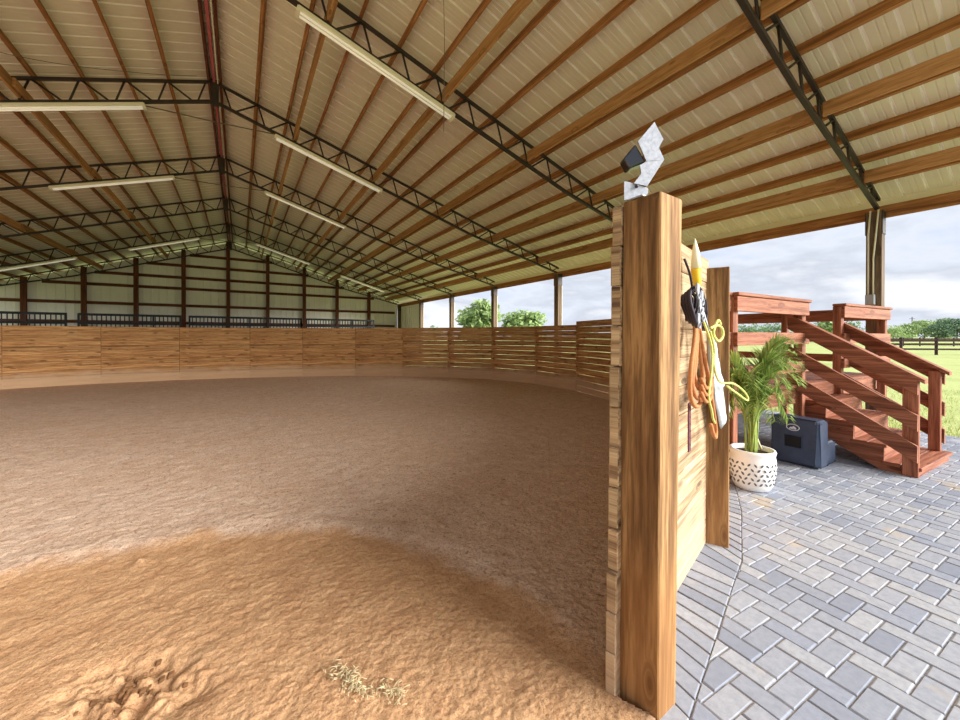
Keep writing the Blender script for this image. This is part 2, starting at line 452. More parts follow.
# slack tie rods at ridge between chords
# strip lights hung under bottom chords
def make_light():
    t=thing('strip_light','x','light',(0,0,0),'white strip lights under the trusses')
    L=2.45
    m=MB(); m.box(0,L,-.075,.075,.0,.06,0,.008); obj('housing',m,M['whitepaint'],t)
    m=MB()
    for y in (-.035,.035): m.tube([V(.04,y,-.012),V(L-.04,y,-.012)],.016,8)
    obj('tube',m,M['lamp'],t)
    m=MB(); m.box(-.012,.03,-.07,.07,-.03,.05,0,.004); m.box(L-.03,L+.012,-.07,.07,-.03,.05,0,.004); obj('end_cap',m,M['whitepaint'],t)
    return t
lp=None
for k,side,dx in ((1,1,1.07),(1,-1,1.07),(2,1,1.07),(2,-1,1.07),(3,1,1.07),(3,-1,1.07),(5,1,1.07),(5,-1,1.07),(5,-1,4.9),(5,1,4.9)):
    nm='right' if side>0 else 'left'
    if lp is None: lp=make_light(); t=lp
    else: t=copy_tree(lp)
    s_=SR if side>0 else SL; a=math.atan(s_)
    p=rp(side,dx,-depth(dx)-.10,TY[k])
    t.location=p; t.rotation_euler=(0,a,0) if side>0 else (0,a,PI)
    if k==5: t['label']=f'white strip light {"low down on" if dx>2 else "high on"} the {nm} slope beside the far gable wall'
    else: t['label']=f'white strip light under the {nm} slope of the {ORD[k]} truss from the camera'

# barn posts on the right eave
def make_bpost(h):
    t=thing('barn_post','x','post',(0,0,0),'square timber posts along the open right side')
    m=MB(); m.box(-.095,.095,-.095,.095,-.1,h,2,.006); obj('shaft',m,M['barnpost'],t)
    m=MB(); m.box(.098,.112,-.085,.1,-.1,h-.05,2,.002); obj('edge_trim',m,M['trim'],t)
    for y_ in (-.101,.101): m=MB(); m.box(-.10,.095,y_-.004,y_+.004,h-.38,h,2,.002); obj('truss_bracket',m,M['steel'],t)
    return t
BL=['square timber barn post standing against the stained timber deck','square barn post hidden behind the near pen post','square barn post rising behind the slatted side of the pen','square barn post in front of the two round trees','square barn post left of the two round trees','square barn post at the edge of the metal side panel','dark corner post where the gable wall meets the right side']
bp=make_bpost(3.585)
for k in range(7):
    t=bp if k==0 else copy_tree(bp)
    t.location=(EX,TY[k]+(.03 if k==0 else (-.12 if k==6 else 0)),0); t['label']=BL[k]
# conduit and box on first post (front-left faces)
px,py=EX-.095,TY[0]+.03-.095
fx=EX-.096; yc_=TY[0]+.03
c=thing('junction_box','grey electrical box on the barn post beside the deck','box',(fx-.03,yc_+.035,2.03))
m=MB(); m.box(fx-.06,fx,yc_-.025,yc_+.09,2.03,2.20,2,.006); obj('case',m,M['grey'],c)
m=MB(); m.box(fx-.068,fx-.061,yc_-.015,yc_+.08,2.04,2.19,2,.003); obj('cover',m,M['grey'],c)
for dy,lab in ((.06,'thin white conduit, left one of the pair above the grey box'),(.0,'thin white conduit, right one of the pair above the grey box')):
    m=MB(); m.tube([V(fx-.025,yc_+dy,2.19),V(fx-.025,yc_+dy,2.8),V(fx-.025,yc_+dy-.03*(dy<.03),3.2),V(fx-.03,yc_+dy*.6-.06*(dy<.03),3.6)],.012,8)
    solid('conduit',lab,'conduit',m,M['trim'],(fx-.025,yc_+dy,2.19),'conduits on the barn post')

# far gable wall
WY=24.86
mb=MB(); xs=[]; x=-10.2
while x<9.3: xs+=[(x,0),(x+.03,0),(x+.042,-.026),(x+.075,-.026),(x+.087,0)]; x+=.305
vs=[];
for (x,h) in xs:
    vs+= [(x,WY+.1+h,-.05),(x,WY+.1+h,ztop(x)-.03)]
mb.add(vs,[[2*i,2*i+2,2*i+3,2*i+1] for i in range(len(xs)-1)])
w=struct('wall_back',mb,M['siding']); so=w.modifiers.new('thick','SOLIDIFY'); so.thickness=.004
mb=MB(); ys=[]; y=TY[5]+.12
while y<WY+.05: ys+=[(y,0),(y+.03,0),(y+.042,.026),(y+.075,.026),(y+.087,0)]; y+=.305
vs=[]
for (y,h) in ys: vs+=[(EX+.13-h,y,-.05),(EX+.13-h,y,3.55)]
mb.add(vs,[[2*i,2*i+1,2*i+3,2*i+2] for i in range(len(ys)-1)])
w=struct('wall_right',mb,M['siding']); so=w.modifiers.new('thick','SOLIDIFY'); so.thickness=.004
WPX=[-8.0,-6.12,-4.29,-2.44,-.52,1.36,3.27,5.14,7.12]
for i,x in enumerate(WPX):
    m=MB(); m.box(x-.085,x+.085,WY-.17,WY-.0,-.05,ztop(x)-.02,2,.005)
    solid('wall_post',f'dark red timber post of the far gable wall, {ORD[i]} from the left','post',m,M['wallwood'],(x,WY-.085,0),'gable wall posts')
for i,z in enumerate((5.75,5.17,4.55,3.98,3.10,2.2,1.3)):
    hw=(ZR-.15-z)
    xa=max(-10,XR-hw/SL+.55); xb=min(8.9,XR+hw/SR-.55); m=MB(); m.box(xa,xb,WY+.004,WY+.05,z-.07,z+.07,0,.004)
    solid('wall_girt',f'dark red horizontal rail on the far gable wall, {ORD[i]} from the top','rail',m,M['wallwood'],(xa,WY,z-.07),'horizontal rails of the gable wall')
# stall fronts with barred grilles before the gable wall
def stall(x0,x1,label,pale=False):
    t=thing('stall_front',label,'stall',((x0+x1)/2,20.6,0),'barred stall fronts before the gable wall')
    m=MB(); z=-.02
    while z<1.5: m.box(x0,x1,20.57,20.61,z,z+.16,0,.004); z+=.165
    obj('lower_boards',m,M['wallwood'],t)
    m=MB()
    for z in (1.68,2.02,2.36): m.box(x0,x1,20.57,20.62,z-.045,z+.045,0,.004)
    for x in np.arange(x0+.02,x1,2.2): m.box(x-.03,x+.03,20.565,20.625,1.5,2.39,2,.004)
    m.box(x1-.06,x1,20.565,20.625,1.5,2.39,2,.004)
    obj('grille_frame',m,M['blackpipe'],t)
    m=MB(); 
    for x in np.arange(x0+.12,x1-.05,.135): m.tube([V(x,20.595,1.5),V(x,20.595,2.36)],.02,6,False)
    obj('bars',m,M['blackpipe'],t)
for x0,x1,lb in ((-9.6,-5.55,'barred stall front at the far left before the gable wall'),(-5.25,-2.1,'barred stall front left of the ridge line, between two gaps'),(-1.85,2.6,'long barred stall front right of the ridge line'),(2.8,6.2,'barred stall front nearest the open right side')): stall(x0,x1,lb)

# ------------------------------------------------------------------ round pen fence
PV=[(1.335,1.075),(2.90,1.50),(4.05,2.20),(5.15,3.05),(6.30,4.25),(7.30,5.75),(7.86,7.45),(7.98,9.28),(7.46,10.95),(6.47,12.35),(5.20,13.65),(3.72,14.74),(2.0,15.6),(.32,16.2),(-1.75,16.62),(-3.75,16.75),(-5.7,16.35),(-7.5,15.4),(-8.7,13.9),(-9.3,12.1)]
PV=[Vector(p) for p in PV]
fence=thing('round_pen_fence','curved solid board fence on timber posts ringing the sand arena','fence',(1.4,1.0,0))
def outn(d): return Vector((d.y,-d.x))
nP=len(PV)
for i in range(nP-1):
    a,b=PV[i],PV[i+1]; d=(b-a); L=d.length; d/=L; n=outn(d)
    if i==0: pitch,gap,top=.172,.003,2.06
    elif i<6: pitch,gap,top=.16,.009,[0,2.02,2.0,1.97,1.95,1.92][i]
    elif i<10: pitch,gap,top=.158,.008,1.83
    else: pitch,gap,top=.152,.005,1.82
    m=MB(); rows=int(math.ceil((top+.03)/pitch)); z=top-rows*pitch
    for r in range(rows):
        j=random.uniform(-.006,.006) if 0<i else random.uniform(-.008,.002)
        e0=(-.035+.07*r/rows+random.uniform(-.006,.006)) if i==0 else .003
        zz=z+r*pitch; jj=random.uniform(-.004,.004)*(1 if i<10 else .5)
        p0=a+d*e0+n*(.022+j*.5); p1=b-d*.003+n*(.022+j*.5)
        m.beam((p0.x,p0.y,zz+pitch/2+jj),(p1.x,p1.y,zz+pitch/2-jj),.044,pitch-gap,(0,0,1),.004)
    # seam batten of dusty kick board at the base on the sand side
    obj('board_panel',m,M['weathered' if i==0 else 'fence'],fence)
    m=MB(); p0=a-n*.012; p1=b-n*.012
    if i>=6: 
        m.beam((p0.x,p0.y,.10),(p1.x,p1.y,.10),.022,.34,(0,0,1),.004); o=obj('kick_board',m,M['fence'],fence); o['label']='dusty kick board at the foot of the fence'
for i in range(nP):
    d0=(PV[i]-PV[i-1]).normalized() if i else None; d1=(PV[i+1]-PV[i]).normalized() if i<nP-1 else None
    d=((d0 or d1)+(d1 or d0)).normalized()
    w=.155; n=outn(d)
    if i==0: d=Vector((math.cos(.05),math.sin(.05))); n=outn(d); c=Vector((1.4615,.9585)); w=.165
    elif i==1: d=Vector((math.cos(.48),math.sin(.48))); n=outn(d); c=PV[1]+Vector((.055,-.075)); w=.155
    else: c=PV[i]+n*(.048+w/2)
    h=[2.068,1.995][i] if i<2 else (2.0 if i<6 else 1.80)
    m=MB(); m.hexa((c.x,c.y,(h-.1)/2),[V(0,0,(h+.1)/2),V(d.x,d.y,0)*(w/2),V(n.x,n.y,0)*(w/2)],.005)
    if i==0:     # the sawn post leans and swells a little towards its foot
        nv_=[]
        for p in m.v:
            q=Vector(p); f=1-max(0,min(1,q.z/h)); l_=q-Vector((c.x,c.y,q.z)); a_=l_.x*d.x+l_.y*d.y; b_=l_.x*n.x+l_.y*n.y
            b_-= .018*f if b_<0 else 0.0; a_-= .045*f if a_>0 else .010*f
            nv_.append((c.x+a_*d.x+b_*n.x,c.y+a_*d.y+b_*n.y,q.z))
        m.v=nv_
    o=obj('fence_post',m,M['post'],fence)
    if i==0: o['label']='tall thick end post nearest the camera, dark brown on one face'
    if i==1: o['label']='second post with arched grain, beside the hanging ropes'

# galvanised bracket on near post top
g=thing('post_bracket','bent galvanised bracket holding a small glossy black box on top of the near post','bracket',(1.39,1.0,2.068))
ex=V(.845,-.535,0).normalized(); ez=V(0,0,1); fwd=ex.cross(ez)*-1
def bp_(P,k=.00418): return [((x-624)*k,(200-y)*k) for x,y in P]
o0=V(1.362,1.022,2.0755)
m=MB(); m.prism(bp_([(624,182),(633,184),(648,189),(648,194),(646,197),(624,201)]),o0,ex,ez,fwd,.006)
m.box(1.375,1.45,.945,1.02,2.0685,2.075,0,.001)
obj('base_plate',m,M['galv'],g)
m=MB(); m.prism(bp_([(633,185),(640.5,175),(639,167),(645.5,163),(663,161.5),(646.5,187.5)]),o0-fwd*.007,ex,ez,fwd,.006)
m.prism(bp_([(645.5,163),(637,143.3),(653.3,124),(662.2,141),(657.8,149.5),(663.2,161.5)]),o0-fwd*.008,ex,ez,fwd,.006)
obj('arm',m,M['galv'],g)
m=MB(); m.prism(bp_([(623.5,159),(635.5,144.5),(646,162.5),(629,169.5)]),o0+fwd*.0,ex,ez,fwd,.055)
o=obj('head_box',m,M['glossblack'],g); bv=o.modifiers.new('round','BEVEL'); bv.width=.008; bv.segments=3
m=MB(); q=o0+ex*.048+ez*.05-fwd*.006; m.tube([q,q-fwd*.008],.007,10); obj('bolt',m,M['nylon'],g)

# ------------------------------------------------------------------ things hung on the fence
dv=V(math.cos(.29),math.sin(.29),0); nv=V(dv.y,-dv.x,0)    # along the panel / outwards
def hp(s,z,off=.06): return V(1.5,1.03,0)+dv*s+nv*(off)+V(0,0,z)
def spline(pts,n=8):
    P=[Vector(p) for p in pts]; out=[]
    for i in range(len(P)-1):
        p0=P[max(i-1,0)];p1=P[i];p2=P[i+1];p3=P[min(i+2,len(P)-1)]
        for k in range(n):
            t=k/n; out.append(.5*((2*p1)+(p2-p0)*t+(2*p0-5*p1+4*p2-p3)*t*t+(3*p1-p0-3*p2+p3)*t**3))
    out.append(P[-1]); return out
m=MB()
for ds,lo in ((0,1.10),(.05,1.14),(.10,1.19)):
    m.tube(spline([hp(.84,1.62,.03),hp(.76+ds*.5,1.50,.05),hp(.62+ds,1.33,.06),hp(.60+ds,lo+.09,.06),hp(.68+ds,lo+.01,.065),hp(.82+ds*.5,lo+.0,.065),hp(.93,lo+.08,.06),hp(.95,1.30,.05),hp(.87,1.61,.035)]),.012,8)
for dz in (0,.04,.08):
    m.tube(spline([hp(.72,1.18+dz,.09),hp(.80,1.12+dz,.10),hp(.95,1.13+dz,.10),hp(1.05,1.19+dz,.085)]),.011,8)
m.tube(spline([hp(.88,1.62,.04),hp(.93,1.42,.06),hp(1.02,1.20,.08),hp(1.16,1.0,.08),hp(1.24,.87,.08),hp(1.19,.83,.085),hp(1.10,.88,.085),hp(1.06,.94,.08)]),.012,8)
solid('lead_rope','orange lead rope hung in long loops on the pen fence','rope',m,M['rope'],hp(.8,.83,.06))
m=MB()
m.tube(spline([hp(.80,1.62,.075),hp(.88,1.5,.10),hp(.95,1.40,.105),hp(.90,1.28,.11),hp(.82,1.15,.11),hp(.88,1.06,.115),hp(.95,1.0,.11),hp(1.02,.96,.11)]),.007,6)
m.tube(spline([hp(.92,1.55,.10),hp(1.03,1.57,.12),hp(1.13,1.55,.13),hp(1.15,1.50,.13),hp(1.06,1.47,.12),hp(.96,1.52,.11),hp(1.04,1.60,.12),hp(1.14,1.58,.12)]),.008,6)
m.tube(spline([hp(.92,1.53,.10),hp(.99,1.42,.11),hp(.95,1.33,.115),hp(1.03,1.24,.12),hp(1.15,1.20,.13),hp(1.35,1.18,.16),hp(1.55,1.12,.19),hp(1.66,1.06,.21),hp(1.63,1.035,.21),hp(1.45,1.10,.175),hp(1.25,1.17,.14)]),.007,6)
solid('rope_halter','thin lime yellow rope halter dangling beside the orange rope','rope',m,M['limerope'],hp(.9,.95,.1))
h=thing('dark_halter','dark nylon halter with silver buckles bunched high on the fence behind the near post','halter',hp(.66,1.55,.03))
m=MB()
for a in range(4):
    r=.075+.014*a; m.tube([hp(.66+math.cos(t)*r*1.15,1.665+math.sin(t)*r*.95,.03+.016*a+.012*math.sin(2*t)) for t in np.linspace(0,2*PI,22)],.010,6)
m.tube(spline([hp(.60,1.93,.03),hp(.66,1.85,.045),hp(.70,1.76,.05)]),.007,6)
for ds in (0,.05): m.tube([hp(.98+ds+math.cos(t)*.06,1.64+math.sin(t)*.10,.05) for t in np.linspace(0,2*PI,20)],.007,6)
obj('straps',m,M['nylon'],h)
m=MB()
for s_,z in ((.60,1.76),(.66,1.68),(.62,1.60),(.70,1.73),(.72,1.64)):
    m.hexa(hp(s_,z,.095),[dv*.024,V(0,0,.028),nv*.006],.004); m.tube([hp(s_+math.cos(t)*.027,z-.035+math.sin(t)*.02,.10) for t in np.linspace(0,2*PI,12)],.005,6)
obj('buckles',m,M['galv'],h)
t=thing('training_whip','white tapered whip tip with a yellow collar standing above the halter','whip',hp(.79,1.62,.06))
m=MB(); m.tube([hp(.785,1.90,.05),hp(.77,2.0,.05),hp(.757,2.07,.05)],[.028,.019,.002],10); obj('tip',m,M['cream'],t)
m=MB(); m.tube([hp(.812,1.77,.05),hp(.80,1.83,.05),hp(.785,1.905,.05)],[.014,.025,.028],10); obj('collar',m,M['grip'],t)
m=MB(); m.tube([hp(.82,1.62,.05),hp(.81,1.78,.05)],.007,8); obj('shaft',m,M['nylon'],t)
t=thing('training_flag','white cloth training flag drooping down beside the second pen post','flag',hp(1.2,.9,.08))
m=MB(); nu,nw=26,9; vs=[]
for i in range(nu):
    f=i/(nu-1); cpt=hp(1.05+.46*f,1.53-.60*f,.075+.015*f); w=.035+.10*min(1,f*1.3)
    for j in range(nw):
        q=j/(nw-1)-.5; vs.append(cpt+dv*(q*w*1.6)+nv*(.018*math.sin(q*9+f*4))+V(0,0,.10*q*f-.05*abs(q)*f+.012*math.sin(13*q+i)*f))
m.add(vs,[[i*nw+j,i*nw+j+1,(i+1)*nw+j+1,(i+1)*nw+j] for i in range(nu-1) for j in range(nw-1)],None,True)
o=obj('cloth',m,M['whitecloth'],t); so=o.modifiers.new('thick','SOLIDIFY'); so.thickness=.006
m=MB(); m.tube([hp(.90,1.66,.06),hp(1.05,1.53,.07),hp(1.2,1.0,.062)],.009,6); obj('stick',m,M['grey'],t)
m=MB()
m.hexa(hp(.70,.98,.035),[V(0,0,.14),dv*.024,nv*.004],.002)
for z in np.arange(.88,1.12,.04): m.tube([hp(.70,z,.037),hp(.70,z,.042)],.006,8)
solid('punched_strap','plum coloured punched strap hanging low on the pen fence','strap',m,M['strap'],hp(.70,.84,.035))

# ------------------------------------------------------------------ sand
def vnoise(x,y,seed=0):
    xi=np.floor(x).astype(np.int64); yi=np.floor(y).astype(np.int64); xf=x-xi; yf=y-yi
    def hsh(a,b):
        h=(a*374761393+b*668265263+seed*974711)&0xffffffff; h=((h^(h>>13))*1274126177)&0xffffffff
        return ((h^(h>>16))&0xffff)/65535.0
    u=xf*xf*(3-2*xf); v=yf*yf*(3-2*yf)
    return (hsh(xi,yi)*(1-u)+hsh(xi+1,yi)*u)*(1-v)+(hsh(xi,yi+1)*(1-u)+hsh(xi+1,yi+1)*u)*v
def fbm(x,y,o=4,seed=0):
    r=0;a=.5
    for i in range(o): r=r+a*(vnoise(x*2**i,y*2**i,seed+i)-.5); a*=.5
    return r
nr,na=800,620
rad=1.0*np.exp(np.linspace(0,np.log(24),nr)); ang=np.radians(np.linspace(-76,74,na))
R_,A_=np.meshgrid(rad,ang,indexing='ij'); X_=R_*np.sin(A_); Y_=R_*np.cos(A_)
rr=np.hypot(X_+.9,Y_-1.3)+.35*fbm(X_*2.2,Y_*2.2,3,5); loose=np.clip((2.42-rr)/.2,0,1)
phi=np.arctan2(Y_+3.2,X_-2.5); Rw=np.hypot(X_-2.5,Y_+3.2)
fur=fbm(phi*9,Rw*9,3,11)
Zs=loose*(.009*fur+.009*fbm(X_*9,Y_*9,3,2)+.011*fbm(X_*30,Y_*36,3,3)+.008*fbm(X_*62,Y_*62,2,13))+(1-loose)*(.020*fbm(X_*7,Y_*7,4,21)+.014*fbm(X_*22,Y_*22,3,22)+.012*fbm(X_*48,Y_*48,2,23))
Zs=Zs-.012*loose+.03*fbm(X_*.6,Y_*.6,3,31)
edge=np.exp(-((rr-2.45)/.12)**2); Zs=Zs+.014*edge*(1+fbm(X_*9,Y_*9,3,8)*2)
for (cx,cy,s_,hh) in ((-.40,2.15,.16,-.05),(-.2,2.05,.1,-.03),(-.55,2.3,.1,-.03),(-.55,3.35,.05,.02)):
    Zs=Zs+hh*np.exp(-((X_-cx)**2+(Y_-cy)**2)/s_**2)*(1+4*fbm(X_*14,Y_*14,3,9))
# bank of dust at the far foot
poly=np.array([(p.x,p.y) for p in PV]); 
dm=np.full(X_.shape,1e9)
for i in range(len(poly)-1):
    a=poly[i];b=poly[i+1];ab=b-a; t=np.clip(((X_-a[0])*ab[0]+(Y_-a[1])*ab[1])/(ab@ab),0,1)
    dm=np.minimum(dm,np.hypot(X_-a[0]-t*ab[0],Y_-a[1]-t*ab[1]))
Zs=Zs*np.clip(dm/.25,.25,1)
# inside test
full=np.vstack([poly,[(-9.6,8),(-9.6,-4),(1.375,-4),(1.375,.9),(1.335,1.0)]])
ins=np.zeros(X_.shape,bool)
for i in range(len(full)):
    x0,y0=full[i];x1,y1=full[(i+1)%len(full)]
    c=((y0>Y_)!=(y1>Y_))&(X_<(x1-x0)*(Y_-y0)/((y1-y0)+1e-12)+x0); ins^=c
keep=ins|(dm<.03)
idx=np.arange(nr*na).reshape(nr,na)
q=np.stack([idx[:-1,:-1],idx[:-1,1:],idx[1:,1:],idx[1:,:-1]],-1).reshape(-1,4)
kf=keep.reshape(-1)[q].all(1); q=q[kf]
used=np.unique(q); re=-np.ones(nr*na,int); re[used]=np.arange(len(used)); q=re[q]
P3=np.stack([X_.ravel(),Y_.ravel(),Zs.ravel()],-1)[used]
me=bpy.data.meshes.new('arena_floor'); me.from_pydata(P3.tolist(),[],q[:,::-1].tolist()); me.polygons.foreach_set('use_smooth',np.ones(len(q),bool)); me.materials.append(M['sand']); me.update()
if me.polygons[0].normal.z<0: me.flip_normals()
o=bpy.data.objects.new('arena_floor',me); C.objects.link(o); o['kind']='structure'
mb=MB(); mb.add([(-9.9,-4,-.06),(1.36,-4,-.06),(1.36,1.0,-.06),(8.1,9,-.06),(6,16,-.06),(0,16.7,-.06),(-9.9,16.7,-.06)],[[0,1,2,3,4,5,6]]); struct('arena_base',mb,M['sand'])

# clods and hay on the sand
m=MB()
for i in range(70):
    a=random.uniform(0,2*PI); r=abs(random.gauss(0,.09)); c=V(-.40+r*math.cos(a)*1.3,2.15+r*math.sin(a),-.035+random.uniform(0,.012)); s_=random.uniform(.004,.012)
    m.hexa(c,[V(s_,0,random.uniform(-.3,.3)*s_),V(0,s_*random.uniform(.6,1),0.2*s_),V(.2*s_,0,s_*.7)],s_*.4)
o=obj('clods',m,M['stone']); o['kind']='stuff'; o['label']='dark crumbly clods in a hoof hollow'
m=MB()
for i in range(190):
    t=random.uniform(0,1); c=V(.33+.22*t+random.gauss(0,.02)+.03*math.sin(t*9),1.78-.28*t+random.gauss(0,.022),random.uniform(.002,.014)); a=random.uniform(0,PI); L=random.uniform(.012,.045)
    d_=V(math.cos(a),math.sin(a),random.uniform(-.1,.1))*L; m.tube([c-d_/2,c+V(0,0,.004),c+d_/2],.0016,4)
o=obj('hay_wisps',m,M['hay']); o['kind']='stuff'; o['label']='pale wisps of hay lying on the sand'

# ------------------------------------------------------------------ pavers (4 x 8 inch herringbone) and kerb course
TH=-.06; ca,sa=math.cos(TH),math.sin(TH)
O=V(1.879,.606,0)
mb=MB()
KX=[1.05,1.489,1.871,2.491,2.85,3.66,4.36,5.3,6.4,7.4]; KY=[.70,.816,.926,1.107,1.21,1.56,1.93,2.6,3.7,5.2]
def clip(P,o,n):
    out=[]
    for i in range(len(P)):
        a=P[i];b=P[(i+1)%len(P)]; da=(a-o).dot(n); db=(b-o).dot(n)
        if da<=0: out.append(a)
        if da*db<0: out.append(a.lerp(b,da/(da-db)))
    return out
W=.1
for i in range(-40,110):
    for k in range(-30,30):
        bx,by=i+4*k,i
        for (w,h,ox,oy) in ((2,1,0,0),(1,2,-1,0)):
            x0,y0=(bx+ox)*W,(by+oy)*W; cx,cy=x0+w*W/2,y0+h*W/2
            p=O+V(ca*cx-sa*cy,sa*cx+ca*cy,0)
            if p.x<1.2 or p.x>9.2 or p.y<-2.3 or p.y>4.8: continue
            hx,hy=w*W/2-.0022,h*W/2-.0022; z=random.uniform(-.0015,.0015)
            P=[O+V(ca*(cx+sx*hx)-sa*(cy+sy*hy),sa*(cx+sx*hx)+ca*(cy+sy*hy),0) for sx,sy in ((-1,-1),(1,-1),(1,1),(-1,1))]
            j=min(max(int(np.searchsorted(KX,p.x))-1,0),len(KX)-2)
            ko=V(KX[j],KY[j],0); kd=V(KX[j+1]-KX[j],KY[j+1]-KY[j],0).normalized(); kn=V(-kd.y,kd.x,0)
            P=clip(P,ko-kn*.004,kn)
            if len(P)>2: P=clip(P,V(1.372,0,0),V(-1,0,0))
            if len(P)>2: P=clip(P,V(9.06,0,0),V(1,0,0))
            if len(P)<3: continue
            n=len(P); c=sum(P,V(0,0,0))/n; vs=[]
            for ins_,zz in ((0,-.05),(0,-.006),(.0045,-.0012),(.007,0)):
                for q_ in P:
                    r_=(c-q_); L_=max(r_.length,1e-4); vs.append(q_+r_*min(.4,ins_*1.35/L_)+V(0,0,zz+z))
            fs=[[a*n+b,a*n+(b+1)%n,(a+1)*n+(b+1)%n,(a+1)*n+b] for a in range(3) for b in range(n)]+[[3*n+b for b in range(n)]]
            mb.add(vs,fs)
struct('paver_floor',mb,M['paver'])
mb=MB(); mb.add([(1.372,-2.4,-.007),(9.1,-2.4,-.007),(9.1,5,-.007),(7.2,5,-.007),(4.2,2.3,-.007),(3,1.5,-.007),(1.46,.92,-.007)],[[0,1,2,3,4,5,6]]); struct('paver_bed',mb,M['joint'])
# soldier course between fence and kerb line
kl=[V(1.375,.772,0),V(1.489,.816,0),V(1.871,.926,0),V(2.491,1.107,0),V(2.85,1.21,0),V(3.66,1.56,0),V(4.36,1.93,0)]
fl=[V(1.375,.90,0),V(1.53,1.09,0),V(1.90,1.20,0),V(2.45,1.37,0),V(2.98,1.55,0),V(3.62,1.86,0),V(4.15,2.2,0)]
mb=MB(); ed=MB()
for i in range(len(kl)-1):
    L=(kl[i+1]-kl[i]).length; n=max(1,round(L/.105))
    for j in range(n):
        t0=j/n+.012; t1=(j+1)/n-.012
        q=[kl[i].lerp(kl[i+1],t0),kl[i].lerp(kl[i+1],t1),fl[i].lerp(fl[i+1],t1),fl[i].lerp(fl[i+1],t0)]
        c=sum(q,V(0,0,0))/4; vs=[]
        for ins_,zz in ((0,-.05),(0,-.003),(.03,-.0005),(.05,.0)):
            for p in q: vs.append(p.lerp(c,ins_)+V(0,0,zz))
        mb.add(vs,[[a*4+b,a*4+(b+1)%4,(a+1)*4+(b+1)%4,(a+1)*4+b] for a in range(3) for b in range(4)]+[[12,13,14,15]])
    d=(kl[i+1]-kl[i]).normalized(); n2=V(d.y,-d.x,0)
struct('kerb_strip',mb,M['paver'])

# ------------------------------------------------------------------ mounting block
b=thing('mounting_block','dark blue moulded two-step mounting block on the pavers before the stairs','step',(5.47,1.55,0),rz=-.06)
def rounded(mb,x0,x1,y0,y1,z0,z1,r): mb.box(x0,x1,y0,y1,z0,z1,2,r)
m=MB(); m.box(0,.235,0,.47,0,.545,2,.028); o=obj('upper_step',m,M['blue'],b,True); bv=o.modifiers.new('round','BEVEL'); bv.width=.012; bv.segments=3
m=MB(); m.box(.23,.50,.02,.42,0,.275,2,.028); o=obj('lower_step',m,M['blue'],b,True); bv=o.modifiers.new('round','BEVEL'); bv.width=.012; bv.segments=3
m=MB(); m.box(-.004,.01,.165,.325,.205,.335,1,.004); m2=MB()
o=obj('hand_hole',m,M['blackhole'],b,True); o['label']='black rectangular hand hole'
m=MB()
for (y0,y1,z0,z1) in ((.155,.335,.195,.203),(.155,.335,.337,.345),(.155,.163,.195,.345),(.327,.335,.195,.345)): m.box(-.008,.006,y0,y1,z0,z1,1,.002)
obj('hole_rim',m,M['blue'],b,True)
m=MB(); yc,zc=.245,.435
m.tube([V(-.004,yc+.062*math.cos(t),zc+.036*math.sin(t)) for t in np.linspace(0,2*PI,30)],.0045,6)
m.prism([(-.036,-.012),(-.02,.004),(-.008,-.001),(.004,.016),(.02,.006),(.036,-.012)],V(-.006,yc,zc),V(0,-1,0),V(0,0,1),V(1,0,0),.006)
for i in range(5): m.box(-.006,.003,yc-.03+i*.0135,yc-.021+i*.0135,zc-.023,zc-.014,2,0)
o=obj('badge',m,M['badge'],b,True); o['label']='oval white badge'

# ------------------------------------------------------------------ deck with stairs
D=thing('viewing_deck','red-brown stained timber viewing deck with stairs and board railings','deck',(6.11,.90,0),rz=TH)
def LP(x,y): x-=6.11; y-=.90; return (ca*x+sa*y, -sa*x+ca*y)     # world -> deck
RW=M['redwood']
def dpart(name,m,lab=None):
    o=obj(name,m,RW,D,True)
    if lab: o['label']=lab
    return o
SWd=1.13; tr=[(-.02,.285,.105),(.245,.545,.292),(.50,.79,.495),(.755,1.0,.69)]; DZ=.885
for y0,y1,z in tr:
    m=MB(); hw=(y1-y0)/2-.002
    m.box(-.035,SWd+.035,y0,y0+hw,z-.038,z,0,.006); m.box(-.035,SWd+.035,y1-hw,y1,z-.038,z,0,.006); dpart('tread',m)
prev=0
for (y0,y1,z) in tr+[(.985,1.2,DZ)]:
    m=MB(); m.box(.0,SWd,y0+.025,y0+.05,prev,z-.04,0,.003); dpart('riser',m); prev=z
sp_=[(.02,0),(.02,.066),(.27,.066),(.27,.254),(.525,.254),(.525,.457),(.78,.457),(.78,.652),(1.0,.652),(1.0,.36),(.30,0)]
for x in (-.012,SWd-.03):
    m=MB(); m.prism(sp_,V(x,0,0),V(0,1,0),V(0,0,1),V(1,0,0),.042); dpart('stringer',m)
# newels
m=MB(); m.box(-.06,-.012,.0,.12,0,1.06,2,.005); dpart('newel_post',m)
m=MB(); m.box(SWd-.075,SWd-.01,.06,.16,.107,1.08,2,.005); dpart('newel_post',m)
# sloped rails, both sides
def slope_rails(x,t,yA,yB,z0,side):
    sl=.645
    zc=lambda y:1.08+z0+sl*y
    def run(m,x0,w,ya,yb,ta,tb):
        m.prism([(ya,zc(ya)-ta),(yb,zc(yb)-ta),(yb,zc(yb)-tb),(ya,zc(ya)-tb)],V(x0,0,0),V(-.085 if side<0 else 0,1,0),V(0,0,1),V(1,0,0),w)
    cap=MB(); run(cap,x-.06,.12,yA-.05,yB+.02,.0,.042); dpart('handrail',cap)
    for a,b_ in ((.043,.195),(.41,.58),(.735,.915)):
        m=MB(); run(m,x+side*t-.019,.038,yA,yB,a,b_); dpart('rail_board',m)
slope_rails(-.05,.035,.0,1.11,0,-1)
slope_rails(SWd-.03,.04,.04,1.0,0,1)
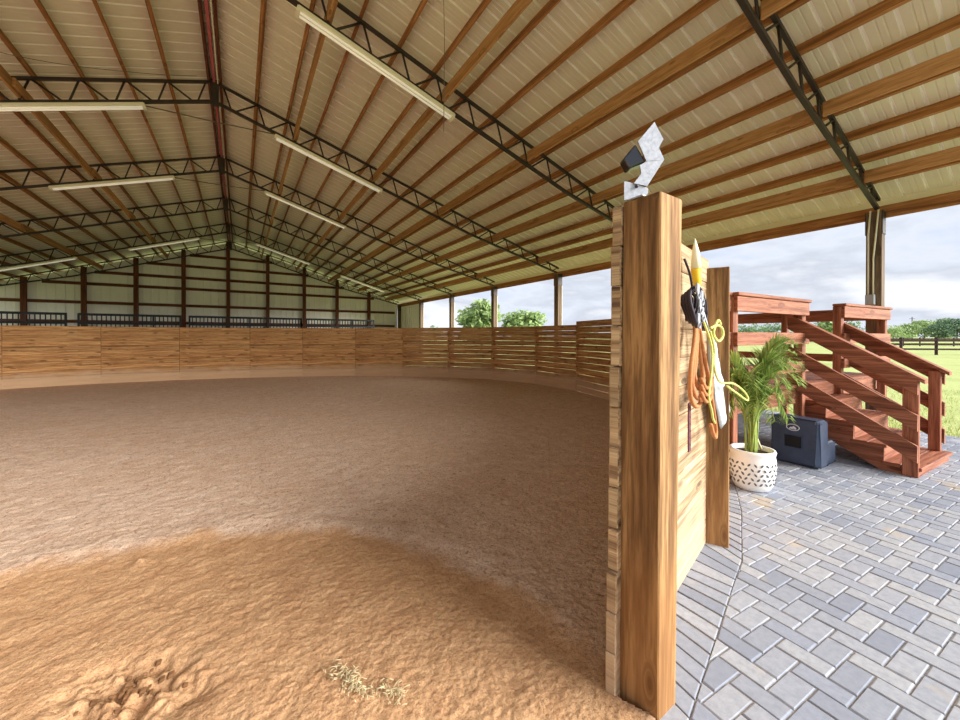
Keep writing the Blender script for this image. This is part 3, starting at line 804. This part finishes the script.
# deck posts (world positions) and rails
P_={'left':LP(4.42,1.985),'near':LP(6.07,1.92),'far':LP(7.17,1.83),'right':LP(8.74,1.70),'mid':LP(8.78,3.0),'back':LP(8.84,4.4),'lback':LP(4.46,2.16)}
for k_,(x,y) in P_.items():
    m=MB(); m.box(x-.047,x+.047,y-.047,y+.047,0,1.925,2,.005); dpart('deck_post',m)
def rail_run(a,b_,off=0.047+.02,caps=True):
    ax,ay=P_[a]; bx,by=P_[b_]; d=V(bx-ax,by-ay,0).normalized(); n=V(d.y,-d.x,0)
    e=.06 if caps else 0
    for zt,zb in ((1.925,1.765),(1.545,1.405),(1.19,1.06)):
        m=MB(); m.beam(V(ax,ay,(zt+zb)/2)-d*.045+n*off,V(bx,by,(zt+zb)/2)+d*.045+n*off,.036,zt-zb,(0,0,1),.004); dpart('rail_board',m)
    m=MB(); m.beam(V(ax,ay,1.945)-d*e+n*.03,V(bx,by,1.945)+d*e+n*.03,.15,.036,(0,0,1),.006); dpart('rail_cap',m)
rail_run('left','near'); rail_run('far','right'); rail_run('right','mid'); rail_run('mid','back'); rail_run('lback','left')
# floor boards along x, clipped to the pen curve at the back; rim joists
m=MB(); y=1.0
bk=[LP(4.46,2.16),LP(5.35,2.62),LP(6.45,3.85),LP(7.0,4.5),LP(8.9,4.45)]
def xleft(y):
    for (x0,y0),(x1,y1) in zip(bk[:-1],bk[1:]):
        if y0<=y<=y1: return x0+(x1-x0)*(y-y0)/(y1-y0)
    return bk[0][0] if y<bk[0][1] else None
while y<3.4:
    xl=xleft(y+.07)
    if xl is None: break
    m.box(xl-.03,2.72,y,y+.136,DZ-.038,DZ,0,.004); y+=.142
dpart('deck_floor',m)
xl=P_['left'][0]
m=MB(); m.box(xl,2.7,1.03,1.07,DZ-.24,DZ-.04,0,.004); dpart('rim_joist',m)
m=MB(); m.box(2.66,2.7,1.07,3.35,DZ-.24,DZ-.04,1,.004); dpart('rim_joist',m)

# ------------------------------------------------------------------ potted palm
pc=V(4.30,1.735,0)
pt=thing('potted_palm','green palm in a white pierced pot on the pavers beside the deck','plant',pc)
m=MB(); PS=.95
prof=[(.13,0.0),(.155,.012),(.185,.07),(.205,.17),(.208,.25),(.200,.31),(.194,.335),(.200,.355),(.205,.375),(.198,.39),(.178,.39),(.172,.35),(.17,.30)]
m.lathe([(r*PS,z) for r,z in prof],pc,48)
pot=obj('pot',m,M['pot'],pt)
m=MB()
for row,(z,r) in enumerate(((.09,.193),(.135,.202),(.18,.2085),(.225,.211),(.27,.2085))):
    for k_ in range(24):
        th=2*PI*(k_+.5*(row%2))/24; e1=V(-math.sin(th),math.cos(th),0); rd=V(math.cos(th),math.sin(th),0)
        tilt=.7 if (k_+row)%2 else -.7
        u=(e1*math.sin(tilt)+V(0,0,1)*math.cos(tilt)); w=u.cross(rd)
        c=pc+rd*(r*PS-.008)+V(0,0,z)
        pl=[(-.019,0),(-.008,.0075),(.006,.0075),(.019,0),(.006,-.0075),(-.008,-.0075)]
        m.prism(pl,c,u,w,rd,.0095)
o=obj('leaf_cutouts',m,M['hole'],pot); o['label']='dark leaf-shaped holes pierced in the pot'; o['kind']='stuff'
m=MB(); m.lathe([(.165,.345),(.10,.355),(.001,.36)],pc,32,False); obj('soil',m,M['soil'],pt)
fr=[ # azimuth, height, reach, droop
 (-35,1.44,.40,.02),(-22,1.36,.48,.04),(-50,1.30,.38,.06),(0,1.30,.38,.06),(-75,1.15,.30,.12),(30,1.2,.30,.12),(150,1.12,.28,.14),(175,1.02,.30,.18),(120,1.12,.26,.16),(-150,1.05,.30,.18),(-110,1.1,.30,.18),(-95,.95,.30,.20),(-30,1.24,.50,.08),(-10,1.14,.44,.12),(80,1.15,.22,.14),(-130,.92,.28,.20),(160,.9,.30,.20),(-42,1.40,.30,.0),(-165,1.15,.22,.12),(-25,1.28,.40,.06),(-85,1.28,.2,.06),(140,1.25,.18,.06),(-60,1.18,.36,.12)]
for az,ht,rc,dr in fr:
    az=math.radians(az+random.uniform(-8,8)); dirv=V(math.cos(az),math.sin(az),0); b0=pc+V(random.uniform(-.045,.045),random.uniform(-.045,.045),.35)
    path=spline([b0,b0+dirv*rc*.08+V(0,0,(ht-.35)*.45),b0+dirv*rc*.30+V(0,0,(ht-.35)*.85),b0+dirv*rc*.65+V(0,0,(ht-.35)*1.0),b0+dirv*rc*1.0+V(0,0,(ht-.35)*1.0-dr)],7)
    m=MB(); npt=len(path); m.tube(path,[.008*(1-.8*i/npt)+.001 for i in range(npt)],6)
    f=obj('frond',m,M['palmstem'],pt)
    m=MB(); side=dirv.cross(V(0,0,1))
    for i in range(int(npt*.30),npt):
        t=(path[min(i+1,npt-1)]-path[max(i-1,0)]).normalized()
        for hlf in (0,.5):
            p=path[i] if hlf==0 or i+1>=npt else path[i].lerp(path[i+1],.5)
            fq=(i-npt*.30)/(npt*.7); L=.04+.185*math.sin(PI*min(1,.18+fq*.78)); 
            for sg in (-1,1):
                dd=(t*.75+side*sg*.75+V(0,0,random.uniform(.1,.5))).normalized(); L2=L*random.uniform(.8,1.1)
                wv=dd.cross(V(0,0,1)).normalized()*.0065; mid=p+dd*L2*.5+V(0,0,.01); tip=p+dd*L2-V(0,0,.04*L2+random.uniform(0,.02))
                m.add([p-wv*.5,p+wv*.5,mid+wv,mid-wv,tip],[[0,1,2,3],[3,2,4]])
    obj('leaflets',m,M['palm'],f)
m=MB(); q=pc+V(.13,-.03,.36); m.tube([q,pc+V(.06,.03,.60),pc+V(.02,.10,.75)],[.011,.010,.006],6); o=obj('dry_stalk',m,M['drystem'],pt); o['label']='pale dry stalk leaning out of the pot'

# ------------------------------------------------------------------ outdoors
mb=MB(); mb.add([(-700,-700,-.065),(900,-700,-.065),(900,1200,-.065),(-700,1200,-.065)],[[0,1,2,3]]); struct('grass_ground',mb,M['grass'])
m=MB()
for i in range(9000):
    x=9.26+8*random.random()**2; y=random.uniform(-.5,9); hgt=random.uniform(.04,.11); a=random.uniform(0,2*PI)
    w=V(math.cos(a),math.sin(a),0)*.006; tip=V(random.uniform(-.04,.04),random.uniform(-.04,.04),hgt)
    c=V(x,y,-.066); m.add([c-w,c+w,c+tip],[[0,1,2]])
o=obj('grass_blades',m,M['grassblade']); o['kind']='stuff'; o['label']='short pale green grass beyond the pavers'

def at(px,d,Z=0.0):
    u=(px-480)/F; s_,c_=math.sin(.5645),math.cos(.5645); r=u*d; return V(r*c_+d*s_, -r*s_+d*c_, Z)
def tree(px,d,w,h,mat,label,nl=1500,trunk=.25,grp='trees beyond the pasture',blobs=9,leaf=.16):
    base=at(px,d,-.07); t=thing('tree',label,'tree',base,grp)
    m=MB(); m.tube([base,base+V(.02*h,0,h*trunk),base+V(0,0,h*.6)],[.045*h*.6,.035*h*.6,.012*h*.6],8)
    for k_ in range(4):
        a=k_*1.7; m.tube([base+V(0,0,h*(trunk+.05*k_)),base+V(math.cos(a)*w*.22,math.sin(a)*w*.22,h*.62)],[.014*h,.005*h],6)
    obj('trunk',m,M['trunk'],t)
    m=MB(); bl=[]
    for k_ in range(blobs):
        a=random.uniform(0,2*PI); q=random.uniform(.0,.32)*w; zz=h*random.uniform(trunk+.18,.84)
        bl.append((base+V(math.cos(a)*q,math.sin(a)*q,zz),w*random.uniform(.16,.27),h*random.uniform(.11,.17)))
    bl.append((base+V(0,0,h*.84),w*.2,h*.16)); bl.append((base+V(0,0,h*.55),w*.36,h*.26))
    for i in range(nl):
        c,rw,rh=random.choice(bl); n=V(random.gauss(0,1),random.gauss(0,1),random.gauss(0,1)).normalized(); q=random.uniform(.6,1)
        p=c+V(n.x*rw*q,n.y*rw*q,n.z*rh*q); a=V(random.gauss(0,1),random.gauss(0,1),random.gauss(0,1)).normalized(); b_=a.orthogonal().normalized(); L=leaf*h*random.uniform(.14,.30)*1.6
        m.add([p-a*L,p+b_*L*.5,p+a*L,p-b_*L*.5],[[0,1,2,3]])
    obj('crown',m,mat,t)
tree(481,40,5.6,5.5,M['leafA'],'round green tree beyond the open side, left of the pair behind the barn posts',3600,.12,blobs=22)
tree(522,46,6.6,4.9,M['leafA'],'lower round green tree, right of the pair behind the barn posts',3600,.10,blobs=26)
tree(435,70,6,3.7,M['leafB'],'pale distant tree seen beside the metal side panel',900,.12)
tree(585,80,7,4.2,M['leafB'],'faint distant tree low behind the slatted pen side',700,.12)
for px,d,w,h,mt,lb in ((690,95,9,4.2,'leafB','distant tree seen just left of the deck railing'),(748,95,12,5.0,'leafB','distant tree behind the left deck railing'),(772,100,12,5.2,'leafB','distant tree behind the middle of the deck railing'),(798,105,11,5.6,'leafB','distant tree behind the top of the stairs'),(828,100,10,8.3,'leafA','taller distant tree showing above the deck handrail'),(852,105,11,6.0,'leafB','distant tree behind the right deck railing'),
    (893,110,10,4.9,'leafA','light green low tree just right of the barn post'),(908,115,11,5.6,'leafA','light green tree below the utility pole'),(924,118,13,6.9,'leafA','green tree right of the utility pole'),(938,112,10,5.4,'leafC','dark rounded tree in front of the right treeline'),(945,125,14,7.8,'leafB','tall grey-green tree at the right treeline'),(957,118,12,7.4,'leafC','dark tree close to the right edge of view'),(972,122,14,8.0,'leafC','dark tall tree cut by the right edge of view'),(992,122,15,8.2,'leafB','grey-green tree past the right edge of view')):
    tree(px,d,w,h,M[mt],lb,1000,.08)
# dark pasture rail fence
a0,a1=at(882,33.5),at(1010,31.5)
pf=thing('pasture_fence','dark three-rail pasture fence across the grass right of the barn post','fence',at(901,32.7,-.07))
dd=(a1-a0); Lf=dd.length; dd.normalize(); npst=int(Lf/2.44)+1
st=at(901,32.7); k0=-int((st-a0).length/2.44)
pts=[st+dd*2.44*k_ for k_ in range(k0-1,int((a1-st).length/2.44)+1)]
for p in pts:
    m=MB(); m.box(p.x-.09,p.x+.09,p.y-.09,p.y+.09,-.1,1.42,2,.01); obj('post',m,M['darkwood'],pf)
for z in (1.2,.82,.42):
    m=MB(); m.beam(pts[0]+V(-.1,0,z),pts[-1]+V(-.1,0,z),.04,.15,(0,0,1)); obj('rail',m,M['darkwood'],pf)
a0,a1=at(870,62),at(1005,60)
pf=thing('pasture_fence','second dark rail fence further back in the pasture, below the treeline','fence',V(a0.x,a0.y,-.07))
dd=(a1-a0); Lf=dd.length; dd.normalize()
for k_ in range(int(Lf/2.44)+1):
    p=a0+dd*2.44*k_; m=MB(); m.box(p.x-.08,p.x+.08,p.y-.08,p.y+.08,-.1,1.35,2,.01); obj('post',m,M['darkwood'],pf)
for z in (1.15,.75,.35):
    m=MB(); m.beam(a0+V(-.1,0,z),a1+V(-.1,0,z),.04,.14,(0,0,1)); obj('rail',m,M['darkwood'],pf)
p=at(912,130); m=MB(); m.tube([p+V(0,0,-.1),p+V(0,0,8.2)],[.16,.11],8); m.beam(p+V(-.9,.5,7.6),p+V(.9,-.5,7.6),.12,.12)
solid('utility_pole','thin utility pole rising above the far treeline','pole',m,M['darkwood'],(p.x,p.y,-.1))

# hanging wires
m=MB(); q=V(3.0,5.2,0); m.tube([V(2.02,TY[1]-1.6,5.9),V(2.04,TY[1]-1.6,5.0),V(2.03,TY[1]-1.6,3.9)],.004,5)
solid('hanging_cord','thin cord hanging from the right roof slope near the second truss','cord',m,M['wire'],(2.03,TY[1]-1.6,3.9))
m=MB(); m.tube(spline([V(-3.9,7.6,5.2),V(-2.5,8.0,5.45),V(-1.4,8.5,5.95),V(XR-.25,8.9,6.4)]),.005,5)
solid('slack_wire','thin slack wire strung under the left roof slope to the ridge','wire',m,M['wire'],(-3.9,7.6,5.2))
for k in (2,3,5):
    m=MB(); m.tube([V(XR-1.25,TY[k]-.05,ZR-SL*1.25-.46),V(XR+.1,TY[k]-.05,ZR-.85),V(XR+1.05,TY[k]-.05,ZR-SR*1.05-.48)],.011,6)
    solid('light_cable',f'pale cable linking the two strip lights under the {ORD[k]} truss','cable',m,M['wire'],(XR,TY[k]-.05,ZR-.9),'cables linking the strip lights')

# ------------------------------------------------------------------ light
w=bpy.data.worlds.new('sky'); bpy.context.scene.world=w; w.use_nodes=True; nt=w.node_tree; nd=nt.nodes; lk=nt.links
bg=nd['Background']; tc=nd.new('ShaderNodeTexCoord')
mp=nd.new('ShaderNodeMapping'); mp.inputs['Scale'].default_value=(1,1,3.2); lk.new(tc.outputs['Generated'],mp.inputs[0])
n1=nd.new('ShaderNodeTexNoise'); n1.inputs['Scale'].default_value=2.6; n1.inputs['Detail'].default_value=7; n1.inputs['Roughness'].default_value=.55; n1.inputs['Distortion'].default_value=.25; lk.new(mp.outputs[0],n1.inputs['Vector'])
r1=nd.new('ShaderNodeValToRGB'); lk.new(n1.outputs[0],r1.inputs[0]); e=r1.color_ramp.elements
for k_ in range(3): e.new(.5)
for x,(p,c) in zip(e,((.30,srgb(186,202,226)),(.42,srgb(214,220,232)),(.50,srgb(196,202,214)),(.60,srgb(232,235,240)),(.75,srgb(246,247,250)))): x.position=p; x.color=c
lk.new(r1.outputs[0],bg.inputs[0]); bg.inputs[1].default_value=.79
def sun(name,azel,strength,angle,col):
    l=bpy.data.lights.new(name,'SUN'); l.energy=strength; l.angle=math.radians(angle); l.color=col
    o=bpy.data.objects.new(name,l); C.objects.link(o); az,el=map(math.radians,azel)
    d=V(math.cos(el)*math.sin(az),math.cos(el)*math.cos(az),math.sin(el))   # towards the sun
    o.rotation_euler=d.to_track_quat('Z','Y').to_euler(); o.location=d*60; return o
sun('sun',(144,23),5.9,46,(1,.97,.93))

sc=bpy.context.scene
vs_=sc.view_settings; vs_.view_transform='Standard'; vs_.look='None'; vs_.gamma=1; vs_.exposure=0.68; vs_.use_curve_mapping=False
sc.cycles.max_bounces=10; sc.cycles.diffuse_bounces=7; sc.cycles.use_denoising=True
sc.cycles.sample_clamp_indirect=8
